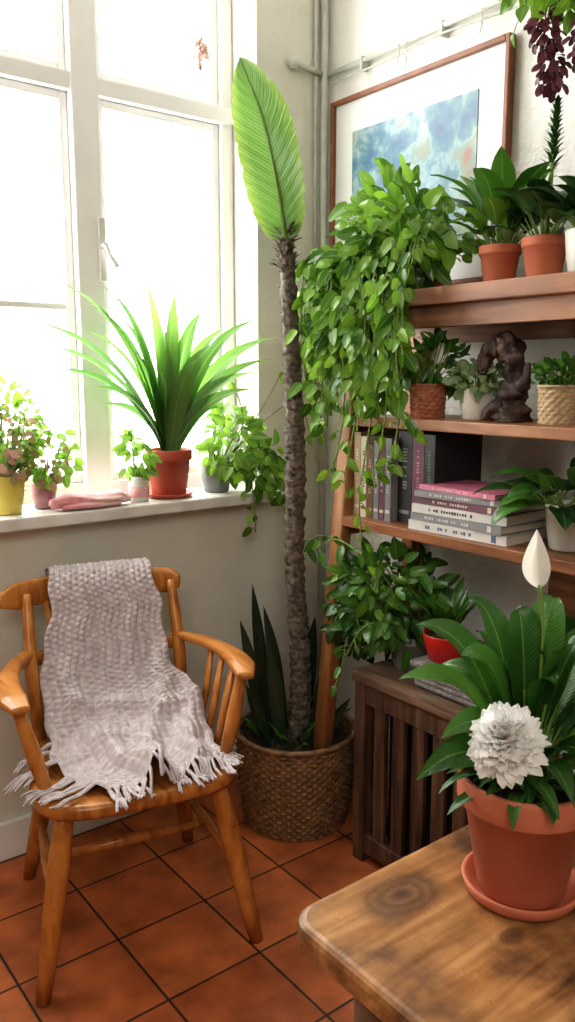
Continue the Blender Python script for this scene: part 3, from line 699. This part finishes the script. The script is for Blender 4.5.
def pf(mb):
    bush(mb,(-.395,-.03,1.14),(.09,.085,.11),130,.05,.036,'heart','l_bright',.3,ymax=.08,root=(-.41,.04,1.04))
    bush(mb,(-.33,-.10,1.07),(.08,.05,.09),70,.045,.032,'heart','l_pothos',.5,root=(-.40,.0,1.05),ymax=-.03)
    for p in ([(-.4,.0,1.08),(-.38,-.09,1.04),(-.37,-.105,.95),(-.36,-.10,.86)],[(-.37,.0,1.08),(-.29,-.09,1.06),(-.25,-.10,.98),(-.23,-.09,.90)],[(-.35,.0,1.1),(-.29,-.08,1.12),(-.22,-.09,1.0),(-.19,-.09,.90)]):
        vine(mb,p,'l_pothos',.045,.034,.026)
    for e in ((-.25,-.09,1.36),(-.21,-.09,1.27),(-.42,-.06,1.33)):
        tube(mb,bez((-.40,.0,1.08),(-.33,-.06,1.2),e,10),.0018,'bstem',5)
        leaf(mb,e,(0,-.2,-1),(-.6,-.8,.1),.04,.025,'heart','l_pothos')
ppot('potted_ivy',-.415,.04,SZ,.052,.04,.09,'grey_pot',pf,rim=False)

# ------------------------------------------------------------------ big pothos on shelf top
mb=MB(); T1=1.565
pot(mb,-.17,-.60,T1,.085,.06,.13,'terra')
rt_=(-.17,-.60,1.68)
bush(mb,(-.25,-.575,1.67),(.12,.20,.14),230,.062,.045,'heart','l_pothos',.35,root=rt_,xmax=-.05,zmin=1.60,view=(-.6,-.7,.5),shell=.3)
bush(mb,(-.33,-.46,1.54),(.06,.105,.20),130,.060,.045,'heart','l_pothos',.6,root=rt_,view=(-.7,-.7,.3),shell=.3)
bush(mb,(-.335,-.60,1.42),(.045,.12,.15),100,.058,.042,'heart','l_pothos',.7,root=(-.33,-.55,1.58),view=(-.7,-.7,.3),shell=.3)
bush(mb,(-.20,-.52,1.80),(.10,.15,.08),60,.062,.044,'heart','l_bright',.1,root=rt_,xmax=-.06)
bush(mb,(-.20,-.72,1.70),(.07,.07,.08),40,.062,.044,'heart','l_bright',.2,root=rt_,xmax=-.06)
for k in range(27):
    y=-.33-.0155*k+U(-.01,.01); x=-.34+U(-.03,.01); zb=U(1.10,1.40) if k<12 else U(1.20,1.38)
    vine(mb,[(-.2,-.6,1.68),(x+.04,y,1.68),(x-.01,y,1.55),(x-.01,y+U(-.03,.03),(1.55+zb)/2),(x,y+U(-.03,.03),zb)],'l_pothos' if k%3 else 'l_bright',U(.044,.060),.039,.027)
for (y,zb) in ((-.60,.90),(-.54,1.02),(-.49,1.07),(-.65,1.06),(-.70,1.12)):
    vine(mb,[(-.33,y+.03,1.5),(-.355,y-.02,1.3),(-.36,y,1.15),(-.365,y+.015,(1.15+zb)/2),(-.37,y,zb)],'l_pothos',.042,.030,.032)
mb.build('trailing_pothos')
def lan(mb,c,n,L,W,mat,up=(.3,1.3),sp=.02,shape='lance',xm=-.04,b=(.8,1.6)):
    for i in range(n):
        a=6.283*i/n+U(-.3,.3); off=V((math.cos(a),math.sin(a),0)); l=L*U(.7,1.1); u=U(*up)
        d=off*.8+UP*u
        if c[0]+d.normalized().x*l>xm: d.x=(xm-c[0])/l*.7
        s_=V(c)+off*sp; q=s_+d.normalized()*l*.4; tube(mb,[s_,q],.0018,'stem',5,cap=False)
        leaf(mb,q,d,UP-off*.5-FW*.3,l*.75,W*U(.8,1.1),shape,mat,U(*b),9,.25)
ppot('potted_rubber_plant',-.20,-.885,T1,.05,.036,.088,'terra',lambda mb:(lan(mb,(-.2,-.885,1.64),20,.215,.060,'l_mid',(1.0,3.2),b=(.5,1.3)),lan(mb,(-.2,-.885,1.64),16,.16,.055,'l_pothos',(.4,1.8))))
def eu(mb):
    lan(mb,(-.2,-1.01,1.65),20,.16,.06,'l_dark',(.3,1.7))
    c=V((-.2,-1.01,1.65)); tp=c+V((.02,.0,.30)); tube(mb,[c,tp],[.007,.003],'stem',8)
    for i in range(90):
        t=(i/90)**.8; q=(c+V((.012,.0,.15))).lerp(tp,t); a=i*2.4; leaf(mb,q,V((math.cos(a),math.sin(a),1.1)),UP,.035*(1.1-.6*t),.009,'lance','l_dark',.3,4,.3)
ppot('potted_euphorbia',-.20,-1.01,T1,.052,.038,.092,'terra',eu)
ppot('potted_dark_succulent',-.22,-1.14,T1,.055,.045,.09,'tin',lambda mb:lan(mb,(-.22,-1.14,1.64),26,.16,.045,'l_dark',(.2,2)),rim=False)
T2=1.24
ppot('basket_planter_fern',-.24,-.705,T2,.047,.042,.085,'wicker_red',lambda mb:(bush(mb,(-.22,-.705,1.38),(.07,.07,.07),120,.045,.018,'lance','l_mid',.1,xmax=-.06,root=(-.24,-.705,1.32)),),bk=(14,8))
ppot('potted_small_succulent',-.20,-.83,T2,.043,.034,.078,'white_cer',lambda mb:bush(mb,(-.2,-.83,1.34),(.062,.065,.04),150,.028,.018,'oval','l_frost',0,xmax=-.05,root=(-.2,-.83,1.30)),rim=False)
mb=MB()
def nb(i,k): return 1+.55*noise.noise(V((i*.16,math.cos(k*.26)*1.8,math.sin(k*.26)*1.8)))+.25*noise.noise(V((i*.6,k*1.1,7)))
sweep(mb,catmull([(-.20,-.935,T2+.0),(-.2,-.935,T2+.05),(-.2,-.945,T2+.10),(-.2,-.935,T2+.15),(-.2,-.912,T2+.185),(-.2,-.875,T2+.190)],12),[.050,.036,.027,.030,.028,.012],[.045,.030,.022,.028,.024,.010],'drift',up=(1,0,0),n=24,bumpf=nb)
sweep(mb,catmull([(-.21,-.90,T2+.175),(-.215,-.872,T2+.165),(-.215,-.862,T2+.12),(-.21,-.875,T2+.09)],10),[.022,.02,.015,.005],[.018,.016,.012,.005],'drift',up=(1,0,0),n=16,bumpf=nb)
sweep(mb,catmull([(-.2,-.95,T2+.07),(-.21,-.98,T2+.10),(-.205,-.985,T2+.14)],10),[.022,.016,.004],[.02,.014,.004],'drift',up=(1,0,0),n=16,bumpf=nb)
sweep(mb,catmull([(-.2,-.93,T2+.03),(-.23,-.905,T2+.03),(-.24,-.885,T2+.006)],10),[.026,.018,.006],[.022,.014,.005],'drift',up=(1,0,0),n=16,bumpf=nb)
mb.build('driftwood_sculpture')
ppot('wicker_planter',-.20,-1.065,T2,.044,.040,.085,'wicker_tan',lambda mb:bush(mb,(-.2,-1.065,1.35),(.05,.055,.03),90,.03,.02,'oval','l_mid',0,xmax=-.05,root=(-.2,-1.065,1.31)),bk=(14,9))
ppot('small_white_planter',-.17,-1.19,T2,.045,.04,.1,'white_cer',lambda mb:bush(mb,(-.17,-1.19,1.38),(.06,.06,.06),60,.04,.02,'oval','l_mid',0,xmax=-.05,root=(-.17,-1.19,1.32)),rim=False)
def obox(mb,c,ax,mat):
    c=V(c); vs=[c+ax[0]*a+ax[1]*b_+ax[2]*d for a in (-1,1) for b_ in (-1,1) for d in (-1,1)]
    mb.add(vs,[(0,1,3,2),(4,6,7,5),(0,4,5,1),(2,3,7,6),(0,2,6,4),(1,5,7,3)],mat,smooth=False)
def book(mb,c,T,D,H,t,d,h,mat,label=None):
    c=V(c); t=V(t).normalized(); d=V(d).normalized(); h=V(h).normalized(); cv=.0022
    obox(mb,c+t*(T/2-cv/2),(t*cv/2,d*D/2,h*H/2),mat); obox(mb,c-t*(T/2-cv/2),(t*cv/2,d*D/2,h*H/2),mat)
    obox(mb,c-d*(D/2-cv/2),(t*(T/2-cv),d*cv/2,h*H/2),mat)
    obox(mb,c+d*-.001,(t*(T/2-cv),d*(D/2-.004),h*(H/2-.004)),'paper')
    if label:
        n_=int(H*.5/.008)
        for q in range(n_):
            if R()<.75: obox(mb,c-d*(D/2+.0004)+h*(-H*.15+q*.008),(t*(T*U(.10,.18)),d*.0006,h*U(.0015,.003)),label)
        obox(mb,c-d*(D/2+.0004)-h*H*.38,(t*(T*.36),d*.0006,h*H*.02),label)
T3=.96; mb=MB()
y=-.485
for (T,H,D,mt,lb_) in ((.026,.235,.17,'b_tan','b_cream'),(.022,.225,.16,'b_cream','b_brown'),(.026,.205,.16,'b_brown','b_tan'),(.020,.215,.17,'b_grey','b_white'),(.02,.21,.16,'b_plum','b_cream'),(.022,.225,.18,'b_grey','b_white')):
    book(mb,(-.295+D/2,y-T/2,T3+H/2),T,D,H,(0,1,0),(1,0,0),(0,0,1),mt,lb_); y-=T+.002
for (T,H,D,mt,lb_) in ((.050,.245,.19,'b_black','b_grey'),(.04,.24,.19,'b_plum','b_pink'),(.035,.24,.185,'b_black','b_green')):
    book(mb,(-.27+D/2,y-T/2,T3+H/2),T,D,H,(0,1,0),(1,0,0),(0,0,1),mt,lb_); y-=T+.002
z=T3
for (T,Lh,D,mt,lb_,an,dx) in ((.024,.30,.20,'b_white','b_blue',2,0),(.020,.29,.20,'b_grey','b_white',-1,.0),(.022,.285,.19,'b_white','b_black',3,.003),(.019,.27,.19,'b_plum','b_cream',0,.004),(.016,.265,.18,'b_grey','b_white',4,.0),(.012,.25,.17,'b_pink','b_cream',-3,.006)):
    a=math.radians(an); d=V((math.cos(a),math.sin(a),0)); h=V((-math.sin(a),math.cos(a),0))
    book(mb,V((-.315+D/2+dx,-.87,z+T/2)),T,D,Lh,(0,0,1),d,h,mt,lb_); z+=T+.0006
mb.build('books')
def bk3(mb):
    lan(mb,(-.22,-1.125,1.05),22,.17,.06,'l_mid',(.1,1.1)); lan(mb,(-.24,-1.10,1.06),14,.14,.055,'l_dark',(.0,.7))
ppot('bucket_planter',-.22,-1.125,T3,.055,.042,.105,'tin',bk3,rim=False)
mb=MB(); pot(mb,-.24,-.68,.557,.075,.055,.10,'grey_pot')
bush(mb,(-.28,-.63,.74),(.13,.16,.15),220,.056,.036,'heart','l_mid',.3,xmax=-.05,zmin=.57,root=(-.24,-.68,.65))
bush(mb,(-.30,-.54,.70),(.11,.12,.13),110,.053,.034,'heart','l_dark',.4,xmax=-.05,zmin=.585,root=(-.24,-.68,.65))
bush(mb,(-.33,-.60,.80),(.07,.13,.09),60,.050,.034,'heart','l_pothos',.3,xmax=-.05,root=(-.24,-.68,.65))
vine(mb,[(-.25,-.68,.68),(-.3,-.45,.85),(-.3,-.35,.88),(-.3,-.28,.83)],'l_mid',.055,.032,.025)
vine(mb,[(-.25,-.68,.68),(-.36,-.6,.86),(-.37,-.5,.9),(-.38,-.42,.86)],'l_mid',.055,.032,.025)
vine(mb,[(-.25,-.68,.68),(-.40,-.66,.70),(-.42,-.6,.6),(-.42,-.57,.52)],'l_mid',.045,.028,.025)
mb.build('bushy_houseplant')
ppot('red_pot_plant',-.285,-.83,.628,.058,.042,.072,'red_cer',lambda mb:(lan(mb,(-.285,-.83,.69),24,.13,.03,'l_mid',(1.4,3.6),b=(.3,.9)),lan(mb,(-.285,-.83,.69),10,.10,.026,'l_dark',(1.0,2.4),b=(.3,.9))),rim=False)
ppot('potted_philodendron',-.20,-1.15,.557,.075,.055,.12,'terra',lambda mb:(lan(mb,(-.20,-1.15,.66),24,.17,.055,'l_mid',(.6,2)),))

# ------------------------------------------------------------------ hanging plant
mb=MB(); hx,hy=-.23,-1.07
basket(mb,hx,hy,2.28,.06,.09,.10,'wicker',16,8,.003)
for a in (0,2.1,4.2): tube(mb,[(hx+.09*math.cos(a),hy+.09*math.sin(a),2.38),(hx,hy,2.75)],.002,'bstem',5)
tube(mb,[(hx,hy,2.75),(hx,hy,3.0)],.003,'bstem',5)
bush(mb,(hx,hy,2.24),(.14,.15,.13),190,.052,.030,'lance','l_pothos',.7,root=(hx,hy,2.37),xmax=-.03)
for k in range(18):
    a=6.283*k/18; r_=U(.08,.13); e=V((min(hx+r_*math.cos(a)*1.1,-.05),hy+r_*math.sin(a)*1.1,U(2.06,2.2)))
    vine(mb,[(hx,hy,2.38),(hx+r_*math.cos(a)*.8,hy+r_*math.sin(a)*.8,2.37),(e.x,e.y,2.22),e],'l_pothos',.05,.028,.022,'lance')
for c in ((hx-.02,hy+.03,1.99),(hx-.04,hy-.06,2.02),(hx-.05,hy+.03,2.06)):
    tube(mb,[(c[0],c[1],2.35),c],.002,'bstem',5)
    bush(mb,c,(.028,.028,.045),80,.024,.014,'oval','l_plum',.8,stem=None)
mb.build('hanging_basket_plant')

# ------------------------------------------------------------------ light, world, camera
w_=bpy.data.worlds.new('daylight'); bpy.context.scene.world=w_; w_.use_nodes=True
bg=w_.node_tree.nodes['Background']; bg.inputs[0].default_value=(1,.985,.95,1); bg.inputs[1].default_value=11.5
L=bpy.data.lights.new('window_portal','AREA'); L.shape='RECTANGLE'; L.size=1.7; L.size_y=1.95; L.cycles.is_portal=True
o=bpy.data.objects.new('window_portal',L); o.location=(-1.09,.24,1.92); o.rotation_euler=(math.radians(-90),0,0); bpy.context.collection.objects.link(o)
def area(name,loc,tgt,size,e,col):
    L=bpy.data.lights.new(name,'AREA'); L.size=size; L.energy=e; L.color=col
    o=bpy.data.objects.new(name,L); o.location=loc; o.rotation_euler=(V(tgt)-V(loc)).to_track_quat('-Z','Y').to_euler(); bpy.context.collection.objects.link(o)
area('fill_light',(-2.5,-3.1,2.6),(-.8,-1.0,.9),1.1,30,(1,.94,.86))  # added soft warm fill behind the camera, not a fixture of the room
cam=bpy.data.cameras.new('camera'); co=bpy.data.objects.new('camera',cam); bpy.context.collection.objects.link(co)
co.location=(-1.835,-2.17,1.35); co.rotation_euler=(math.radians(90-9.45),0,math.radians(-37.74))
cam.sensor_fit='VERTICAL'; cam.sensor_height=24; cam.lens=24*815/1022; cam.clip_start=.05
bpy.context.scene.camera=co
vs_=bpy.context.scene.view_settings; vs_.view_transform='Standard'; vs_.exposure=0
try: vs_.look='Medium High Contrast'
except Exception as e: print('look',e)
